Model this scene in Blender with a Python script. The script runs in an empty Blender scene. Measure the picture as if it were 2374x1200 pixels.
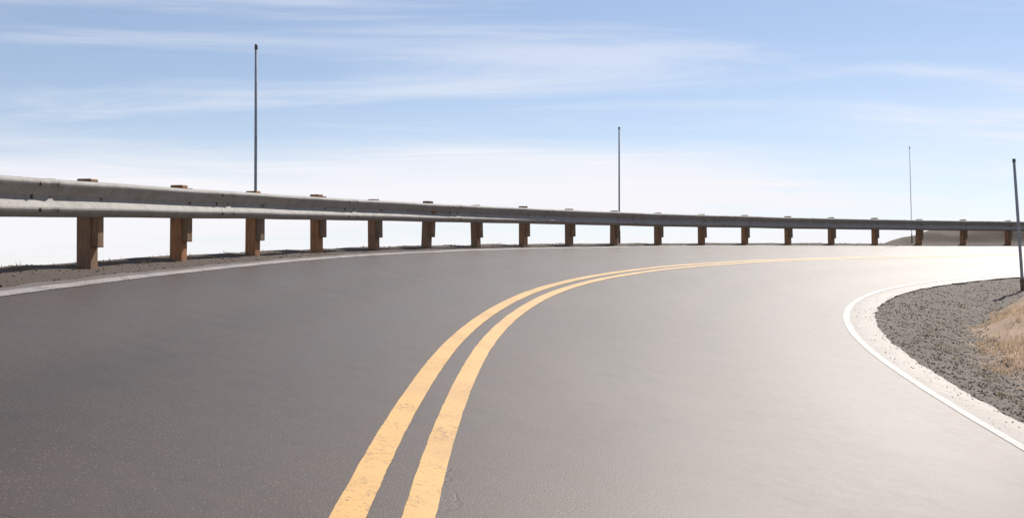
import bpy, bmesh, math, random
from mathutils import Vector, Matrix, noise
R = math.radians
random.seed(7)
sc = bpy.context.scene

# ------------------------------------------------------------------ camera
CZ = 1.25                                   # eye height above the lane below it
cam_d = bpy.data.cameras.new('camera')
cam = bpy.data.objects.new('camera', cam_d)
sc.collection.objects.link(cam)
cam.location = (0, 0, CZ)
cam.rotation_euler = (R(90 + 1.674), 0, 0)
cam_d.sensor_width = 36
cam_d.lens = 2658.5 / 2374 * 36
cam_d.clip_start = 0.05
cam_d.clip_end = 60000
sc.camera = cam

# ------------------------------------------------------------------ sun, sky
SUN_AZ = R(31)                              # to the right of the view direction (+Y)
SUN_EL = R(45)
w = bpy.data.worlds.new('World'); sc.world = w; w.use_nodes = True
nt = w.node_tree; nt.nodes.clear()
N = nt.nodes.new; L = nt.links.new
def math_node(tree, op, a, b=None, c=None, clamp=False):
    n = tree.nodes.new('ShaderNodeMath'); n.operation = op; n.use_clamp = clamp
    for i, v in enumerate((a, b, c)):
        if v is None: continue
        if isinstance(v, (int, float)): n.inputs[i].default_value = v
        else: tree.links.new(v, n.inputs[i])
    return n.outputs[0]
def mix_col(tree, fac, a, b, mode='MIX'):
    n = tree.nodes.new('ShaderNodeMix'); n.data_type = 'RGBA'; n.blend_type = mode
    for key, v in ((0, fac), (6, a), (7, b)):
        if isinstance(v, (int, float)): n.inputs[key].default_value = v
        elif isinstance(v, tuple): n.inputs[key].default_value = (*v, 1)
        else: tree.links.new(v, n.inputs[key])
    return n.outputs[2]
def ramp(tree, fac, stops, interp='LINEAR'):
    n = tree.nodes.new('ShaderNodeValToRGB'); n.color_ramp.interpolation = interp
    e = n.color_ramp.elements
    while len(e) < len(stops): e.new(0.5)
    for el, (p, c) in zip(e, stops):
        el.position = p; el.color = (c, c, c, 1) if isinstance(c, (int, float)) else (*c, 1)
    tree.links.new(fac, n.inputs[0]); return n.outputs[0]
def tex_noise(tree, vec, scale, detail=4, rough=0.55, dist=0.0):
    n = tree.nodes.new('ShaderNodeTexNoise')
    n.inputs['Scale'].default_value = scale; n.inputs['Detail'].default_value = detail
    n.inputs['Roughness'].default_value = rough; n.inputs['Distortion'].default_value = dist
    if vec is not None: tree.links.new(vec, n.inputs['Vector'])
    return n.outputs['Fac']
def mapping(tree, vec, loc=(0, 0, 0), rot=(0, 0, 0), scl=(1, 1, 1)):
    n = tree.nodes.new('ShaderNodeMapping')
    n.inputs['Location'].default_value = loc; n.inputs['Rotation'].default_value = rot
    n.inputs['Scale'].default_value = scl
    tree.links.new(vec, n.inputs['Vector']); return n.outputs[0]

sky = N('ShaderNodeTexSky'); sky.sky_type = 'NISHITA'; sky.sun_disc = False
sky.sun_elevation = SUN_EL; sky.sun_rotation = SUN_AZ
sky.altitude = 1500; sky.air_density = 1.0; sky.dust_density = 0.6; sky.ozone_density = 2.0
SKY = 0.090
base = mix_col(nt, 1.0, sky.outputs[0], (SKY * 1.03, SKY * .985, SKY * .97), 'MULTIPLY')
tc = N('ShaderNodeTexCoord')
sep = N('ShaderNodeSeparateXYZ'); L(tc.outputs['Generated'], sep.inputs[0])
zc = math_node(nt, 'MAXIMUM', sep.outputs[2], 0.0)
den = math_node(nt, 'ADD', zc, 0.055)
comb = N('ShaderNodeCombineXYZ')
L(math_node(nt, 'DIVIDE', sep.outputs[0], den), comb.inputs[0])
L(math_node(nt, 'DIVIDE', sep.outputs[1], den), comb.inputs[1])
plane = comb.outputs[0]
warp = mapping(nt, plane, loc=(9.1, 0.3, 0), rot=(0, 0, R(5)), scl=(0.34, 0.42, 1))
c1 = tex_noise(nt, warp, 0.8, 5, 0.5, 0.5)
veil = ramp(nt, c1, [(0.40, 0.0), (0.72, 1.0)], 'EASE')
wisp = tex_noise(nt, mapping(nt, plane, loc=(11.2, 1.5, 0), rot=(0, 0, R(-8)), scl=(0.42, 1.25, 1)), 1.0, 8, 0.60, 0.9)
wispm = ramp(nt, wisp, [(0.44, 0.0), (0.72, 1.0)], 'EASE')
cl = math_node(nt, 'ADD', math_node(nt, 'MULTIPLY', veil, 0.62), math_node(nt, 'MULTIPLY', wispm, 0.50), clamp=True)
# thin veil everywhere, thickening towards the horizon (longer path through the same cloud sheet)
hz = ramp(nt, zc, [(0, 1.0), (.045, .84), (.085, .47), (.13, .25), (.17, .17), (.25, .10), (.6, .0)])
hz = math_node(nt, 'MULTIPLY', hz, math_node(nt, 'MULTIPLY_ADD', c1, .9, .50))
cl = math_node(nt, 'ADD', math_node(nt, 'MULTIPLY', cl, 0.74), hz, clamp=True)
CLOUD = 0.775
skycol = mix_col(nt, cl, base, (CLOUD * 0.985, CLOUD * 0.975, CLOUD * 1.02))
bg = N('ShaderNodeBackground'); L(skycol, bg.inputs[0]); bg.inputs[1].default_value = 1.0
out = N('ShaderNodeOutputWorld'); L(bg.outputs[0], out.inputs[0])

sun_d = bpy.data.lights.new('sun', 'SUN'); sun_d.energy = 5.0; sun_d.angle = R(0.53)
sun_d.color = (1.0, 0.94, 0.86)
sun = bpy.data.objects.new('sun', sun_d); sc.collection.objects.link(sun)
sdir = Vector((math.sin(SUN_AZ) * math.cos(SUN_EL), math.cos(SUN_AZ) * math.cos(SUN_EL), math.sin(SUN_EL)))
sun.rotation_euler = (-sdir).to_track_quat('-Z', 'Y').to_euler()
sun.location = sdir * 60

vs = sc.view_settings
vs.view_transform = 'Standard'; vs.look = 'None'; vs.gamma = 1; vs.use_curve_mapping = False
vs.exposure = 0.3

# ------------------------------------------------------------------ the bend: radius and height along it
CX, CY = 14.78719, 4.734898
RR, RY, RL, RRE, RG = 18.936, 15.25717, 18.33662, 11.15572, 10.71139   # rail, centre line, edge lines, pavement edge
WD = 0.3626
H0, BANK, B1, GR, Q, K3, E2, E3 = 0.77835, 0.185594, -0.002541877, 0.08535766, 0.00060891, -3.970536e-05, 6.236946, -0.6773572
ROUT = RL + 0.17                                                        # outer pavement edge
TLO, THI = -1.0, 1.78
def _off(t): return E2 * t * t + E3 * t ** 3
def _doff(t): return 2 * E2 * t + 3 * E3 * t * t
def off(t):
    if t < TLO: return _off(TLO) + (t - TLO) * _doff(TLO)
    if t > THI: return _off(THI) + (t - THI) * _doff(THI)
    return _off(t)
def zroad(t, r):
    tt = min(max(t, TLO), THI); s = RY * tt
    z = -H0 + (BANK + B1 * s) * (r - RY) + GR * s + Q * s * s + K3 * s ** 3
    if tt != t:
        ds = RY * (t - tt); z += ds * (GR + 2 * Q * s + 3 * K3 * s * s)
    return z + CZ
def sstep(a, b, x):
    x = min(max((x - a) / (b - a), 0), 1)
    return x * x * (3 - 2 * x)
def fade(t):                                # 0 in the built bend, 1 at the far side of the hill
    return max(sstep(2.35, 3.0, t), sstep(1.25, 2.6, -t))
def off_all(t): f = fade(t); return off(min(max(t, -2.6), 3.0)) * (1 - f) + 6.0 * f
def zr_all(t, r): f = fade(t); return zroad(min(max(t, -2.6), 3.0), r) * (1 - f) + (-0.4 + CZ) * f
def pos(t, r):
    q = r + off_all(t); return CX - q * math.cos(t), CY + q * math.sin(t)
def pave(t, r):
    x, y = pos(t, r)
    n = noise.noise(Vector((x * .45, y * .45, 1.3))) * .006 + noise.noise(Vector((x * 2.1, y * 2.1, 5))) * .0018
    return Vector((x, y, zroad(t, r) + n))
def arc_step(t, r): return math.hypot(r + off(t), (off(t + 1e-4) - off(t - 1e-4)) / 2e-4)

# ------------------------------------------------------------------ helpers
def link(o, parent=None, label=None, cat=None, group=None, kind=None):
    sc.collection.objects.link(o)
    if parent is not None: o.parent = parent
    for k, v in (('label', label), ('category', cat), ('group', group), ('kind', kind)):
        if v: o[k] = v
    return o
def mesh(name, vs_, fs, mat, smooth=False, attrs=None):
    me = bpy.data.meshes.new(name); me.from_pydata([tuple(v) for v in vs_], [], fs); me.update()
    if mat: me.materials.append(mat)
    if smooth: me.polygons.foreach_set('use_smooth', [True] * len(me.polygons))
    for k, vals in (attrs or {}).items():
        a = me.attributes.new(k, 'FLOAT', 'POINT'); a.data.foreach_set('value', vals)
    return me
def add(name, me, parent=None, **kw): return link(bpy.data.objects.new(name, me), parent, **kw)
def empty(name, loc=(0, 0, 0), **kw):
    o = bpy.data.objects.new(name, None); o.empty_display_size = .2; o.location = loc; return link(o, **kw)
def box_bm(bm, x0, x1, y0, y1, z0, z1, bev=0.0, topz=0.0):
    r = bmesh.ops.create_cube(bm, size=1)
    for v in r['verts']:
        v.co = Vector(((x0 + x1) / 2 + v.co.x * (x1 - x0), (y0 + y1) / 2 + v.co.y * (y1 - y0), (z0 + z1) / 2 + v.co.z * (z1 - z0)))
    if bev:
        es = list({e for v in r['verts'] for e in v.link_edges})
        bmesh.ops.bevel(bm, geom=es, offset=bev, segments=2, affect='EDGES', profile=.6)
def bm_mesh(name, bm, mat, smooth=False):
    me = bpy.data.meshes.new(name); bm.to_mesh(me); bm.free(); me.materials.append(mat)
    if smooth: me.polygons.foreach_set('use_smooth', [True] * len(me.polygons))
    return me
def lathe(bm, prof, n=12, x=0, y=0):
    rings = [[bm.verts.new((x + r * math.cos(2 * math.pi * i / n), y + r * math.sin(2 * math.pi * i / n), z)) for i in range(n)] for r, z in prof]
    for a, b in zip(rings, rings[1:]):
        for i in range(n): bm.faces.new((a[i], a[(i + 1) % n], b[(i + 1) % n], b[i]))
    bm.faces.new(rings[-1]); bm.faces.new(rings[0][::-1])

# ------------------------------------------------------------------ materials
def new_mat(name):
    m = bpy.data.materials.new(name); m.use_nodes = True
    t = m.node_tree; b = t.nodes['Principled BSDF']; c = t.nodes.new('ShaderNodeTexCoord')
    return m, t, b, c.outputs['Object']
def attr(t, name):
    n = t.nodes.new('ShaderNodeAttribute'); n.attribute_name = name; return n.outputs['Fac']
def bump(t, b, h, strength=.3, dist=.01):
    n = t.nodes.new('ShaderNodeBump'); n.inputs['Strength'].default_value = strength; n.inputs['Distance'].default_value = dist
    t.links.new(h, n.inputs['Height']); t.links.new(n.outputs[0], b.inputs['Normal'])

def asphalt_mat():
    m, t, b, co = new_mat('asphalt')
    big = tex_noise(t, co, .35, 5, .6)
    mid = tex_noise(t, co, 3.2, 5, .6)
    fine = tex_noise(t, co, 95, 3, .7)
    vor = t.nodes.new('ShaderNodeTexVoronoi'); vor.inputs['Scale'].default_value = 75; t.links.new(co, vor.inputs['Vector'])
    col = mix_col(t, ramp(t, big, [(.38, 0.), (.62, 1.)]), (.029, .0175, .0120), (.050, .033, .024))
    col = mix_col(t, ramp(t, mid, [(.35, 0.), (.7, 1.)]), col, (.037, .025, .0185))
    chip = ramp(t, vor.outputs['Distance'], [(.12, 1.), (.42, 0.)])
    sepc = t.nodes.new('ShaderNodeSeparateColor'); t.links.new(vor.outputs['Color'], sepc.inputs[0])
    pale = math_node(t, 'MULTIPLY', chip, ramp(t, sepc.outputs[0], [(.45, 0.), (1., .85)]))
    col = mix_col(t, pale, col, (.17, .145, .125))
    col = mix_col(t, math_node(t, 'MULTIPLY', ramp(t, fine, [(.3, 1.), (.55, 0.)]), .45), col, (.025, .021, .019))
    rp = attr(t, 'rp')
    # an old seam along the inner lane, broken and partly filled
    seam = math_node(t, 'SUBTRACT', rp, math_node(t, 'MULTIPLY_ADD', tex_noise(t, co, 1.3, 4, .7), .22, 12.02))
    seam = ramp(t, math_node(t, 'ABSOLUTE', seam), [(.0, 1.), (.022, 0.)])
    seam = math_node(t, 'MULTIPLY', seam, ramp(t, tex_noise(t, co, 1.1, 3, .6), [(.46, 0.), (.56, .75)]))
    col = mix_col(t, seam, col, (.045, .04, .04))
    # wheel paths: binder worn off, a little paler and smoother
    tracks = None
    for c0 in (12.1, 14.0, 16.05, 17.6):
        d = ramp(t, math_node(t, 'ABSOLUTE', math_node(t, 'SUBTRACT', rp, c0)), [(.1, 1.), (.55, 0.)], 'EASE')
        tracks = d if tracks is None else math_node(t, 'MAXIMUM', tracks, d)
    tracks = math_node(t, 'MULTIPLY', tracks, ramp(t, tex_noise(t, co, .8, 4, .6), [(.3, .3), (.7, 1.)]))
    col = mix_col(t, math_node(t, 'MULTIPLY', tracks, .35), col, (.055, .046, .040))
    # drip line down the middle of each lane, and hairline cracks
    drip = None
    for c0 in (13.05, 16.85):
        d = ramp(t, math_node(t, 'ABSOLUTE', math_node(t, 'SUBTRACT', rp, c0)), [(.05, 1.), (.45, 0.)], 'EASE')
        drip = d if drip is None else math_node(t, 'MAXIMUM', drip, d)
    drip = math_node(t, 'MULTIPLY', drip, ramp(t, tex_noise(t, co, 1.7, 5, .65), [(.35, .1), (.7, .8)]))
    col = mix_col(t, drip, col, (.017, .013, .011))
    wv = t.nodes.new('ShaderNodeVectorMath'); wv.operation = 'MULTIPLY_ADD'
    nz = t.nodes.new('ShaderNodeTexNoise'); nz.inputs['Scale'].default_value = 1.6; nz.inputs['Detail'].default_value = 5; t.links.new(co, nz.inputs['Vector'])
    t.links.new(nz.outputs['Color'], wv.inputs[0]); wv.inputs[1].default_value = (.9, .9, 0); t.links.new(co, wv.inputs[2])
    vc = t.nodes.new('ShaderNodeTexVoronoi'); vc.feature = 'DISTANCE_TO_EDGE'; vc.inputs['Scale'].default_value = .42
    t.links.new(wv.outputs[0], vc.inputs['Vector'])
    crack = ramp(t, vc.outputs['Distance'], [(.0012, 1.), (.0045, 0.)])
    crack = math_node(t, 'MULTIPLY', crack, ramp(t, tex_noise(t, co, .31, 3, .5), [(.50, 0.), (.58, .8)]))
    col = mix_col(t, crack, col, (.010, .009, .008))
    # grit washed and blown onto the pavement edges
    edge = math_node(t, 'MINIMUM', math_node(t, 'SUBTRACT', rp, RG), math_node(t, 'MULTIPLY', math_node(t, 'SUBTRACT', ROUT, rp), 1.8))
    edge = math_node(t, 'ADD', edge, math_node(t, 'MULTIPLY_ADD', tex_noise(t, co, 2.6, 6, .7), -.9, .36))
    dust = ramp(t, edge, [(.02, .75), (.30, 0.)], 'EASE')
    col = mix_col(t, math_node(t, 'MULTIPLY', dust, ramp(t, fine, [(.3, .4), (.6, 1.)])), col, (.155, .13, .11))
    t.links.new(col, b.inputs['Base Color'])
    ro = math_node(t, 'MULTIPLY_ADD', ramp(t, tex_noise(t, co, 7., 6, .75), [(.3, 0.), (.7, 1.)]), .10, .46)
    t.links.new(math_node(t, 'SUBTRACT', ro, math_node(t, 'MULTIPLY', tracks, .04)), b.inputs['Roughness'])
    b.inputs['Specular IOR Level'].default_value = .41
    b.inputs['Specular Tint'].default_value = (1.0, .905, .835, 1)
    h = math_node(t, 'SUBTRACT', math_node(t, 'ADD', math_node(t, 'MULTIPLY', chip, .6), math_node(t, 'MULTIPLY', fine, .5)), math_node(t, 'MULTIPLY', crack, 2.))
    bump(t, b, h, .28, .003)
    return m
def paint_mat(name, c, worn, wear=.0, lo=.36):
    m, t, b, co = new_mat(name)
    n1 = tex_noise(t, co, 42, 4, .75); n2 = tex_noise(t, co, 2.3, 5, .65)
    wearf = ramp(t, math_node(t, 'ADD', math_node(t, 'MULTIPLY', n1, .6), math_node(t, 'MULTIPLY', n2, .4)), [(lo - .03, .9), (lo + .09, 0.)])
    col = mix_col(t, ramp(t, n2, [(.3, 0.), (.75, .55)]), c, worn)
    col = mix_col(t, math_node(t, 'MULTIPLY', ramp(t, tex_noise(t, co, .9, 5, .7), [(.45, 0.), (.72, .45)]), 1.), col, (c[0] * .5, c[1] * .52, c[2] * .7))
    col = mix_col(t, wearf, col, (.075, .06, .05))
    t.links.new(col, b.inputs['Base Color']); b.inputs['Roughness'].default_value = .52; b.inputs['Specular IOR Level'].default_value = .36
    bump(t, b, n1, .25, .003)
    return m
def gravel_ground_mat():
    m, t, b, co = new_mat('roadside_ground')
    g = attr(t, 'gravel')
    n1 = tex_noise(t, co, 2.1, 6, .65); n2 = tex_noise(t, co, 28, 5, .7); n3 = tex_noise(t, co, 9, 4, .6)
    vor = t.nodes.new('ShaderNodeTexVoronoi'); vor.inputs['Scale'].default_value = 34; t.links.new(co, vor.inputs['Vector'])
    sepc = t.nodes.new('ShaderNodeSeparateColor'); t.links.new(vor.outputs['Color'], sepc.inputs[0])
    grav = mix_col(t, sepc.outputs[0], (.088, .074, .062), (.19, .165, .14))
    grav = mix_col(t, ramp(t, n1, [(.4, 0.), (.7, .6)]), grav, (.10, .074, .054))
    soil = mix_col(t, ramp(t, n1, [(.3, 0.), (.7, 1.)]), (.26, .175, .12), (.42, .305, .22))
    soil = mix_col(t, ramp(t, n3, [(.5, 0.), (.75, .6)]), soil, (.15, .14, .07))
    far = math_node(t, 'LESS_THAN', g, -.5)
    col = mix_col(t, math_node(t, 'MAXIMUM', g, 0.), soil, grav)
    land = mix_col(t, ramp(t, tex_noise(t, co, .0022, 6, .6), [(.4, 0.), (.65, 1.)]), (.10, .115, .06), (.24, .19, .13))
    col = mix_col(t, math_node(t, 'SUBTRACT', g, 1., clamp=True), col, (.068, .048, .036))
    col = mix_col(t, far, col, land)
    t.links.new(col, b.inputs['Base Color']); b.inputs['Roughness'].default_value = .9
    b.inputs['Specular IOR Level'].default_value = .25
    h = math_node(t, 'ADD', math_node(t, 'MULTIPLY', vor.outputs['Distance'], -.6), math_node(t, 'MULTIPLY', n2, .8))
    bump(t, b, h, .6, .02)
    return m
def steel_mat():
    m, t, b, co = new_mat('weathered_galvanised_steel')
    n1 = tex_noise(t, co, 5, 5, .65); n2 = tex_noise(t, mapping(t, co, scl=(3, 3, 30)), 2.2, 4, .6)
    vor = t.nodes.new('ShaderNodeTexVoronoi'); vor.inputs['Scale'].default_value = 60; t.links.new(co, vor.inputs['Vector'])
    sepc = t.nodes.new('ShaderNodeSeparateColor'); t.links.new(vor.outputs['Color'], sepc.inputs[0])
    col = mix_col(t, sepc.outputs[0], (.29, .278, .264), (.37, .355, .338))
    col = mix_col(t, ramp(t, n1, [(.45, 0.), (.75, .5)]), col, (.17, .145, .12))
    col = mix_col(t, ramp(t, n2, [(.6, 0.), (.8, .45)]), col, (.15, .095, .06))
    t.links.new(col, b.inputs['Base Color']); b.inputs['Metallic'].default_value = 0.; b.inputs['Specular IOR Level'].default_value = .12
    t.links.new(math_node(t, 'MULTIPLY_ADD', n1, .2, .58), b.inputs['Roughness'])
    bump(t, b, n1, .1, .01)
    return m
def wood_mat(name, a, c):
    m, t, b, co = new_mat(name)
    oi = t.nodes.new('ShaderNodeObjectInfo')
    off_v = t.nodes.new('ShaderNodeVectorMath'); off_v.operation = 'ADD'
    t.links.new(co, off_v.inputs[0]); t.links.new(oi.outputs['Location'], off_v.inputs[1])
    v = off_v.outputs[0]
    gr = tex_noise(t, mapping(t, v, scl=(22, 22, 1.1)), 2.4, 7, .7, .4)
    bl = tex_noise(t, v, 5, 4, .6)
    col = mix_col(t, ramp(t, gr, [(.3, 0.), (.7, 1.)]), a, c)
    col = mix_col(t, ramp(t, bl, [(.45, 0.), (.75, .5)]), col, (a[0] * .55, a[1] * .55, a[2] * .6))
    col = mix_col(t, math_node(t, 'MULTIPLY', oi.outputs['Random'], .6), col, (.16, .135, .105))
    t.links.new(col, b.inputs['Base Color']); b.inputs['Roughness'].default_value = .82
    b.inputs['Specular IOR Level'].default_value = .25
    bump(t, b, gr, .7, .006)
    return m
def simple_mat(name, c, rough=.6, metal=0., var=.25, scale=12):
    m, t, b, co = new_mat(name)
    n = tex_noise(t, co, scale, 5, .65)
    col = mix_col(t, ramp(t, n, [(.3, 0.), (.7, 1.)]), tuple(x * (1 - var) for x in c), tuple(min(1, x * (1 + var)) for x in c))
    t.links.new(col, b.inputs['Base Color']); b.inputs['Roughness'].default_value = rough; b.inputs['Metallic'].default_value = metal
    bump(t, b, n, .2, .004)
    return m
def stone_mat(name, a, c):
    m, t, b, co = new_mat(name)
    isl = t.nodes.new('ShaderNodeNewGeometry').outputs['Random Per Island']
    n = tex_noise(t, co, 40, 4, .7)
    col = mix_col(t, isl, a, c); col = mix_col(t, math_node(t, 'MULTIPLY', n, .5), col, (.06, .055, .05))
    t.links.new(col, b.inputs['Base Color']); b.inputs['Roughness'].default_value = .85
    b.inputs['Specular IOR Level'].default_value = .3
    return m
def grass_mat(name, a, c, d):
    m, t, b, co = new_mat(name)
    isl = t.nodes.new('ShaderNodeNewGeometry').outputs['Random Per Island']
    col = mix_col(t, ramp(t, isl, [(0., 0.), (.8, 1.)]), a, c)
    col = mix_col(t, ramp(t, isl, [(.82, 0.), (.86, 1.)]), col, d)
    t.links.new(col, b.inputs['Base Color']); b.inputs['Roughness'].default_value = .7
    b.inputs['Specular IOR Level'].default_value = .2
    tr = t.nodes.new('ShaderNodeBsdfTranslucent'); t.links.new(col, tr.inputs[0])
    mx = t.nodes.new('ShaderNodeMixShader'); mx.inputs[0].default_value = .45
    t.links.new(b.outputs[0], mx.inputs[1]); t.links.new(tr.outputs[0], mx.inputs[2])
    t.links.new(mx.outputs[0], t.nodes['Material Output'].inputs['Surface'])
    return m

ASPHALT = asphalt_mat()
YELLOW = paint_mat('yellow_road_paint', (.60, .335, .085), (.50, .33, .14), lo=.382)
WHITE = paint_mat('white_road_paint', (.36, .325, .305), (.26, .23, .21), lo=.435)
GROUND = gravel_ground_mat()
STEEL = steel_mat()
WOOD = wood_mat('weathered_brown_post_wood', (.20, .095, .045), (.46, .235, .12))
BLOCKW = wood_mat('grey_brown_block_wood', (.13, .078, .044), (.31, .19, .11))
BOLT = simple_mat('rusted_bolt_steel', (.16, .11, .08), .6, .6)
POLEM = simple_mat('dark_blue_grey_pole_paint', (.26, .29, .34), .75, 0.)
POLEL = simple_mat('pale_weathered_pole_paint', (.80, .80, .81), .75, 0.)
CAPM = simple_mat('grey_plastic_cap', (.10, .11, .13), .5)
STONE = stone_mat('grey_gravel', (.11, .090, .074), (.30, .26, .22))
STONEB = stone_mat('brown_shoulder_gravel', (.06, .048, .04), (.20, .165, .135))
DRY = grass_mat('dry_straw_grass', (.46, .33, .225), (.66, .50, .365), (.30, .27, .14))
TUFT = grass_mat('dull_roadside_weeds', (.13, .11, .05), (.30, .22, .12), (.09, .12, .035))

# ------------------------------------------------------------------ road
T0, T1 = -1.25, 2.3
def strip(name, r0, r1, dz, mat, nr=2, t0=T0, t1=T1, dt=.0035, jag=0.0):
    vs_, fs, rp = [], [], []
    nt_ = int((t1 - t0) / dt)
    for i in range(nt_ + 1):
        t = t0 + (t1 - t0) * i / nt_
        for j in range(nr + 1):
            r = r0 + (r1 - r0) * j / nr
            if jag and j in (0, nr): r += (noise.noise(Vector((t * 61, r * 3, 2))) + .7 * noise.noise(Vector((t * 517, r * 7, 5)))) * jag
            v = pave(t, r); v.z += dz; vs_.append(v); rp.append(r)
    m = nr + 1
    for i in range(nt_):
        for j in range(nr):
            a = i * m + j; fs.append((a, a + 1, a + m + 1, a + m))
    return mesh(name, vs_, fs, mat, True, {'rp': rp})
def road_mesh():
    vs_, fs, rp = [], [], []
    nt_, nr = 560, 64
    for i in range(nt_ + 1):
        t = T0 + (T1 - T0) * i / nt_
        ji = noise.noise(Vector((t * 40, 0, 9))) * .05 + noise.noise(Vector((t * 160, 3, 9))) * .025
        jo = noise.noise(Vector((t * 40, 5, 4))) * .05
        for j in range(-1, nr + 2):
            jj = min(max(j, 0), nr); f = jj / nr
            r = RG + (ROUT - RG) * f + (ji if jj == 0 else 0) + (jo if jj == nr else 0)
            v = pave(t, r)
            if j != jj: continue
            vs_.append(v); rp.append(r)
    m = nr + 1
    for i in range(nt_):
        for j in range(m - 1):
            a = i * m + j; fs.append((a, a + 1, a + m + 1, a + m))
    for j in (0, nr):                                       # broken pavement edge, its own vertices
        b0 = len(vs_)
        for i in range(nt_ + 1):
            v = vs_[i * m + j]; vs_ += [v.copy(), v - Vector((0, 0, .16))]; rp += [rp[i * m + j]] * 2
        for i in range(nt_):
            a = b0 + 2 * i; fs.append((a, a + 1, a + 3, a + 2) if j == 0 else (a, a + 2, a + 3, a + 1))
    return mesh('road', vs_, fs, ASPHALT, True, {'rp': rp})
road = add('road', road_mesh(), kind='structure', label='grey asphalt road bending right', )
lw = WD / 3
add('centre_line', strip('centre_line', RY - WD / 2, RY - WD / 2 + lw, .004, YELLOW, 3, jag=.003), kind='structure', label='inner stripe of the double yellow centre line')
add('centre_line', strip('centre_line', RY + WD / 2 - lw, RY + WD / 2, .004, YELLOW, 3, jag=.003), kind='structure', label='outer stripe of the double yellow centre line')
add('edge_line', strip('edge_line', RL - .06, RL + .06, .004, WHITE, 3, jag=.004), kind='structure', label='white edge line beside the guardrail')
add('edge_line', strip('edge_line', RRE - .05, RRE + .05, .004, WHITE, 3, jag=.004), kind='structure', label='white edge line on the inside of the bend')

# ------------------------------------------------------------------ ground: shoulders, inner mound, outer hillside, valley
def mound_edge(t): return 1.05 + max(0, t - .6) * 1.45 + noise.noise(Vector((t * 9, 1, 7))) * .22
def ground_z(t, r):
    """height and cover at bend coordinate (t, r); r is measured like the road's own radius"""
    x, y = pos(t, r)
    n_s = noise.noise(Vector((x * 1.7, y * 1.7, .3))) * .03 + noise.noise(Vector((x * 6, y * 6, 2.3))) * .014
    if r < RG:                                          # inside of the bend
        d = RG - r
        e = mound_edge(t)
        z = zr_all(t, RG) - .022 - .17 * min(d, e + .2) - .06 * sstep(e - .7, e, d)
        m = sstep(e - .05, e + .95, d)
        z += m * (.30 + noise.noise(Vector((x * .9, y * .9, 4))) * .13) + n_s * (1 + m)
        zc_ = CZ + .15 + noise.noise(Vector((x * .2, y * .2, 8))) * .4
        k = sstep(3.2, 8.0, d); z = z * (1 - k) + zc_ * k
        z += 9.0 * sstep(.12, -1.0, t) * (1 - sstep(2.4, 3.1, -t)) * sstep(1.0, 6.5, d) * (1 + .25 * noise.noise(Vector((x * .3, y * .3, 1))))  # unseen rise out of frame, added to screen the rail from bright horizon sky
        g = 1 - sstep(e - .1, e + .35, d + noise.noise(Vector((x * 3, y * 3, 6))) * .35)
        return z, g
    if r < ROUT: return zr_all(t, r) - .12, 1.0         # under the pavement
    d = r - ROUT
    brk = .73
    z = zr_all(t, ROUT) - .03 * min(1, d * 12) + .165 * min(d, brk) + n_s * min(.55, d * 3)
    g = 1.85
    if d > brk + .5: g = .1
    berm = sstep(1.33, 1.58, t) * (1 - sstep(2.4, 2.9, t))
    dd = max(0, d - brk)
    hill = dd * .74
    bump_ = berm * (.50 * sstep(0, 1.0, dd) + .25 * noise.noise(Vector((x * .8, y * .8, 3))) * sstep(.1, 1, dd))
    hill *= 1 - berm * (1 - sstep(2.2, 7, dd))
    hill = hill if hill < 60 else 60 + 130 * (1 - math.exp(-(hill - 60) / 260))
    k = sstep(20, 160, d)
    z = z * (1 - k) + CZ * k - hill + bump_
    if d > 2: z += noise.noise(Vector((x * .12, y * .12, 1))) * min(4, (d - 2) * .18)
    if d > 60: z += noise.fractal(Vector((x * .0016, y * .0016, 0)), 1.0, 2.0, 5) * min(70, (d - 60) * .12)
    g = max(g, 2.0 * berm) if d < 25 else g
    if d > 25: g = -1.0
    return z, g
def ground_mesh():
    ts = []
    t = -math.pi
    while t < math.pi - 1e-6:
        ts.append(t); t += .014 if -.75 < t < 2.1 else .06
    rs = [0, .15, .4, .62, .8]                                          # share of RG, then metres
    inner = [RG * f for f in rs[1:3]]
    r = RG * .45
    while r < RG - .005: inner.append(r); r += .075
    inner += [RG - .005, RG + .25, ROUT - .3, ROUT - .02]
    r = ROUT + .03
    while r < ROUT + 2.6: inner.append(r); r += .07
    step = .1
    while r < 26000: inner.append(r); step *= 1.14; r += step
    vs_, fs, gv = [], [], []
    for t in ts:
        for r in inner:
            z, g = ground_z(t, r)
            if r < RG: q = r / RG * (RG + off_all(t)) if r < RG * .45 else r + off_all(t) * (1 if r > RG * .45 else 0)
            else: q = r + off_all(t)
            vs_.append((CX - q * math.cos(t), CY + q * math.sin(t), z)); gv.append(g)
    m = len(inner); n = len(ts)
    for i in range(n):
        a0, b0 = i * m, ((i + 1) % n) * m
        for j in range(m - 1): fs.append((a0 + j, a0 + j + 1, b0 + j + 1, b0 + j))
    c = len(vs_); vs_.append((CX, CY, CZ + .2)); gv.append(0.)
    for i in range(n): fs.append((c, i * m, ((i + 1) % n) * m))
    return mesh('ground', vs_, fs, GROUND, True, {'gravel': gv})
add('ground', ground_mesh(), kind='structure', label='gravel shoulders and hillside around the road')

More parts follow.
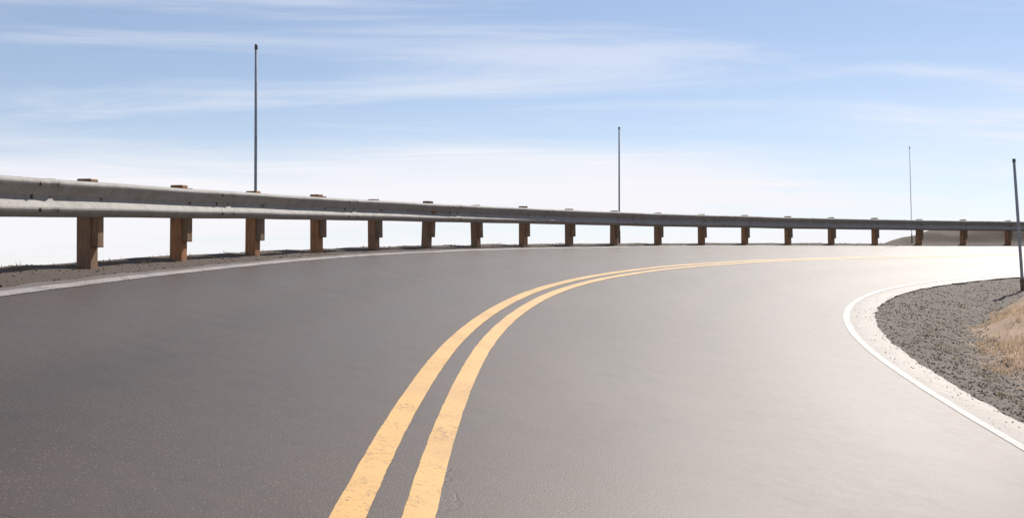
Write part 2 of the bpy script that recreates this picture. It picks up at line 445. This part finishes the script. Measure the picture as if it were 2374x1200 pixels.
# ------------------------------------------------------------------ guardrail
POST_SP = 1.905
ths = []
t = math.pi - 2.843293
back = []
for i in range(60):
    ths.append(t); t += POST_SP / arc_step(t, RR)
t = ths[0]
for i in range(2):
    t -= POST_SP / arc_step(t, RR); ths.insert(0, t)
FIRST = 2                                   # index of the first post in view
ths = ths[:FIRST + 22]
def frame(t, r):
    """position on the road surface there, inward normal and heading"""
    p = Vector((*pos(t, r), zroad(t, r))); a = Vector(pos(t - 1e-3, r)); b = Vector(pos(t + 1e-3, r))
    h = Vector((b.x - a.x, b.y - a.y, 0)).normalized()
    return p, Vector((h.y, -h.x, 0)), h
gp, gi, gh = frame(ths[FIRST], RR)
guard = empty('guardrail', gp, label='long W-profile steel guardrail on brown timber posts along the outer road edge', cat='guardrail')
RB = RR - .077                               # back plane of the beam
PROF = [(.012, .000), (.036, -.003), (.064, -.012), (.080, -.025), (.083, -.038), (.077, -.054), (.055, -.084), (.022, -.120), (.005, -.138),
        (.000, -.150), (.004, -.162), (.030, -.188), (.068, -.222), (.081, -.238), (.083, -.251), (.076, -.268), (.050, -.292), (.022, -.309), (.012, -.312)]
TOPH = .738
def rail_point(t, d, z):
    p, n, h = frame(t, RB)
    wob = noise.noise(Vector((t * 14, 2, 2))) * .008
    return Vector((p.x, p.y, zroad(t, RR) + TOPH + z + wob)) + n * d
def t_of(i):                                # fractional post index -> angle
    i0 = min(max(int(math.floor(i)), 0), len(ths) - 2); f = i - i0
    return ths[i0] * (1 - f) + ths[i0 + 1] * f
def bolt_mesh():
    bm = bmesh.new(); lathe(bm, [(.020, 0), (.019, .006), (.014, .011), (.006, .014)], 10)
    return bm_mesh('bolt', bm, BOLT, True)
BOLT_ME = bolt_mesh()
def put(o, p, n, h):
    m = Matrix.Identity(4); up = Vector((0, 0, 1))
    for k in range(3): m[k][0], m[k][1], m[k][2], m[k][3] = h[k], up[k], n[k], p[k]
    return m
def child(name, me, parent, world, parent_world):
    o = bpy.data.objects.new(name, me); link(o, parent); o.matrix_local = parent_world.inverted() @ world; return o
GW = Matrix.Translation(gp)
LAP = .16
def rail_segment(i0, i1, flare):
    """one beam from post index i0 to i1; its lap end lies on the next one"""
    n = max(8, int((i1 - i0) * 14)); vs_, fs = [], []
    for k in range(n + 1):
        f = k / n; i = (i0 - LAP / POST_SP) * (1 - f) + (i1 + LAP / POST_SP) * f
        t = t_of(i)
        pr = .0055 * (sstep(i1 - .25, i1 - .1, i))           # overlapping end stands proud
        fl = flare * sstep(i1 + .05, i1 + LAP / POST_SP, i)
        for d, z in PROF:
            sag = (noise.noise(Vector((i * 1.3, z * 6, 4))) * .004)
            vs_.append(rail_point(t, d + pr + fl + sag, z + fl * .3))
    m = len(PROF)
    for k in range(n):
        for j in range(m - 1):
            a = k * m + j; fs.append((a, a + m, a + m + 1, a + 1))
    o = vs_[len(vs_) // 2].copy()
    me = mesh('rail', [v - o for v in vs_], fs, STEEL, False)
    ob = bpy.data.objects.new('rail', me)
    sd = ob.modifiers.new('thickness', 'SOLIDIFY'); sd.thickness = .0035; sd.offset = -1
    link(ob, guard); W = Matrix.Translation(o); ob.matrix_local = GW.inverted() @ W
    return ob, W
i = -.58
segs = []
while i < len(ths) - 2:
    segs.append((i, i + 2)); i += 2
for a, b_ in segs:
    ob, W = rail_segment(a, b_, .016 if b_ < 2 else .008)
    for di in (-.075, .075):                                 # splice bolts at the lap
        for d, z in ((.086, -.046), (.010, -.136), (.010, -.166), (.086, -.255)):
            t = t_of(b_ + di); p, n, h = frame(t, RB)
            if b_ < 14: child('bolt', BOLT_ME, ob, put(None, rail_point(t, d + .003, z), n, h), W)
    for k in range(len(ths)):                                # post bolts
        if a <= k < b_ and k < FIRST + 10:
            t = ths[k]; p, n, h = frame(t, RB)
            child('bolt', BOLT_ME, ob, put(None, rail_point(t, .004, -.150), n, h), W)
def post_mesh(name, mat, d, wdt, z0, z1, bev):
    bm = bmesh.new(); box_bm(bm, -wdt / 2, wdt / 2, -d / 2, d / 2, z0, z1, bev)
    for v in bm.verts:
        v.co.x += random.uniform(-.0025, .0025); v.co.y += random.uniform(-.0025, .0025)
        if v.co.z > z1 - .03: v.co.z += v.co.x * .05 + random.uniform(-.003, .003)
    return bm_mesh(name, bm, mat)
POSTS = [post_mesh('post', WOOD, .135, .145, -.45, .778, .010) for k in range(4)]
BLOCKS = [post_mesh('blockout', BLOCKW, .062, .12, .165, .742, .006) for k in range(3)]
for k, t in enumerate(ths):
    p, n, h = frame(t, RR)
    W = Matrix.Identity(4)
    tl = (random.gauss(0, .014), random.gauss(0, .018))
    for q in range(3): W[q][0], W[q][1], W[q][2] = h[q], n[q], (0, 0, 1)[q]
    pc = p - n * .052; pc.z = p.z
    W = Matrix.Translation(pc) @ W @ Matrix.Rotation(tl[0], 4, 'X') @ Matrix.Rotation(tl[1], 4, 'Y') @ Matrix.Translation((0, 0, random.uniform(-.015, .012)))
    po = child('post', POSTS[k % 4], guard, W, GW)
    B = Matrix.Translation((0, .0995, random.uniform(-.012, .008)))
    child('blockout', BLOCKS[k % 3], po, W @ B, W)

# ------------------------------------------------------------------ snow poles
def snow_pole(u_t, r, height, rad, lean, mat_top, label, z=None, zoff=0.):
    x, y = pos(u_t, r); zz = (zroad(u_t, r) if z is None else z) + zoff
    root = empty('snow_pole', (x, y, zz), label=label, cat='pole', group='thin snow poles along the bend')
    root.rotation_euler = (lean[0], lean[1], 0)
    bm = bmesh.new(); lathe(bm, [(rad, -.4), (rad, .0), (rad * .96, height * .5), (rad * .88, height - .03)], 14)
    add('shaft', bm_mesh('shaft', bm, mat_top, True), root)
    bm = bmesh.new(); lathe(bm, [(rad * 1.08, height - .06), (rad * 1.08, height), (rad * .7, height + .012)], 14)
    add('cap', bm_mesh('cap', bm, CAPM, True), root)
    bm = bmesh.new(); lathe(bm, [(rad * 1.45, -.3), (rad * 1.45, .28), (rad * 1.1, .30)], 14)
    add('ground_sleeve', bm_mesh('ground_sleeve', bm, BOLT, True), root)
snow_pole(.5141, 19.28, 2.67, .0195, (0, R(-.15)), POLEM, 'tallest thin dark pole, leftmost, behind the guardrail')
snow_pole(1.0729, 19.28, 2.75, .020, (0, R(.1)), POLEM, 'thin grey pole behind the middle of the guardrail')
snow_pole(1.4944, 19.28, 3.0, .0125, (0, R(-.9)), POLEL, 'faint pale pole behind the far right end of the guardrail')
snow_pole(1.336, 9.52, 2.72, .031, (0, R(-3.2)), POLEM, 'leaning dark pole on the inner gravel shoulder at the right edge', zoff=-.12)

# ------------------------------------------------------------------ loose gravel
ICO = bmesh.new(); bmesh.ops.create_icosphere(ICO, subdivisions=1, radius=1)
ICO_V = [v.co.copy() for v in ICO.verts]; ICO_F = [tuple(v.index for v in f.verts) for f in ICO.faces]; ICO.free()
def stones(name, pick, count, size, mat, label):
    vs_, fs = [], []
    for _ in range(count):
        t, r = pick()
        x, y = pos(t, r); z, g = ground_z(t, r)
        if RG <= r <= ROUT: z = pave(t, r).z
        s = size[0] * (size[1] / size[0]) ** (random.random() ** 2.2)
        m = Matrix.Rotation(random.uniform(0, 6.28), 3, 'Z') @ Matrix.Rotation(random.uniform(0, 6.28), 3, 'X') @ Matrix.Diagonal((s, s * random.uniform(.6, 1), s * random.uniform(.45, .8)))
        b0 = len(vs_); c = Vector((x, y, z + s * .08))
        vs_ += [c + m @ (v * random.uniform(.78, 1.18)) for v in ICO_V]
        fs += [(a + b0, b + b0, q + b0) for a, b, q in ICO_F]
    return add(name, mesh(name, vs_, fs, mat), kind='stuff', label=label)
def pick_inner():
    t = random.uniform(-.05, 1.7); e = mound_edge(t)
    return t, RG - random.uniform(.0, e + .3) ** 1.0
def pick_outer():
    return random.uniform(.05, 1.7), ROUT + random.uniform(.0, .85)
def pick_spill():
    return random.uniform(.1, 1.6), RG + random.random() ** 2.5 * .35
stones('gravel', pick_inner, 30000, (.003, .017), STONE, 'loose grey gravel on the inner shoulder of the bend')
stones('gravel', pick_outer, 3000, (.005, .018), STONEB, 'loose brown gravel under the guardrail')
stones('gravel', pick_spill, 1100, (.003, .011), STONE, 'stray stones spilled over the inner pavement edge')

# ------------------------------------------------------------------ dry grass
def grass(name, pick, count, hgt, wid, mat, label):
    vs_, fs = [], []
    for _ in range(count):
        t, r, k = pick()
        x, y = pos(t, r); z, g = ground_z(t, r)
        a = random.uniform(0, 6.28); h = random.uniform(*hgt) * k; wd = random.uniform(*wid)
        ln = random.uniform(.15, .8) * h; b = random.uniform(0, 6.28)
        dx, dy = math.cos(a) * wd, math.sin(a) * wd; lx, ly = math.cos(b) * ln, math.sin(b) * ln
        i0 = len(vs_)
        vs_ += [(x - dx, y - dy, z - .02), (x + dx, y + dy, z - .02),
                (x + lx * .35 + dx * .7, y + ly * .35 + dy * .7, z + h * .6), (x + lx * .35 - dx * .7, y + ly * .35 - dy * .7, z + h * .6),
                (x + lx, y + ly, z + h)]
        fs += [(i0, i0 + 1, i0 + 2, i0 + 3), (i0 + 3, i0 + 2, i0 + 4)]
    add(name, mesh(name, vs_, fs, mat), kind='stuff', label=label)
def pick_mound():
    while True:
        t = random.uniform(.35, 1.75); e = mound_edge(t); d = e + random.random() ** 1.3 * 3.2
        x, y = pos(t, RG - d)
        if noise.noise(Vector((x * 1.6, y * 1.6, 12))) > .02 - min(.15, (d - e) * .15) + random.uniform(0, .25):
            return t, RG - d, .5 + .5 * sstep(0, .5, d - e)
TC = [(random.uniform(.1, 1.75), random.uniform(.45, .95)) for _ in range(70)]
def pick_tuft():
    t, d = random.choice(TC)
    return t + random.gauss(0, .0035), ROUT + d + random.gauss(0, .05), random.uniform(.5, 1)
TI = [(random.uniform(.25, 1.6), random.uniform(.35, 1.2)) for _ in range(34)]
def pick_weed():
    t, f = random.choice(TI)
    return t + random.gauss(0, .005), RG - mound_edge(t) * f - random.gauss(0, .06) - .05, random.uniform(.4, 1)
grass('dry_grass', pick_mound, 15000, (.03, .11), (.0025, .006), DRY, 'dry straw coloured grass on the low mound inside the bend')
grass('dry_grass', pick_tuft, 1700, (.02, .06), (.002, .004), TUFT, 'short dull weeds at the foot of the guardrail')
grass('dry_grass', pick_weed, 900, (.03, .08), (.002, .004), TUFT, 'sparse low weeds in the inner gravel shoulder')
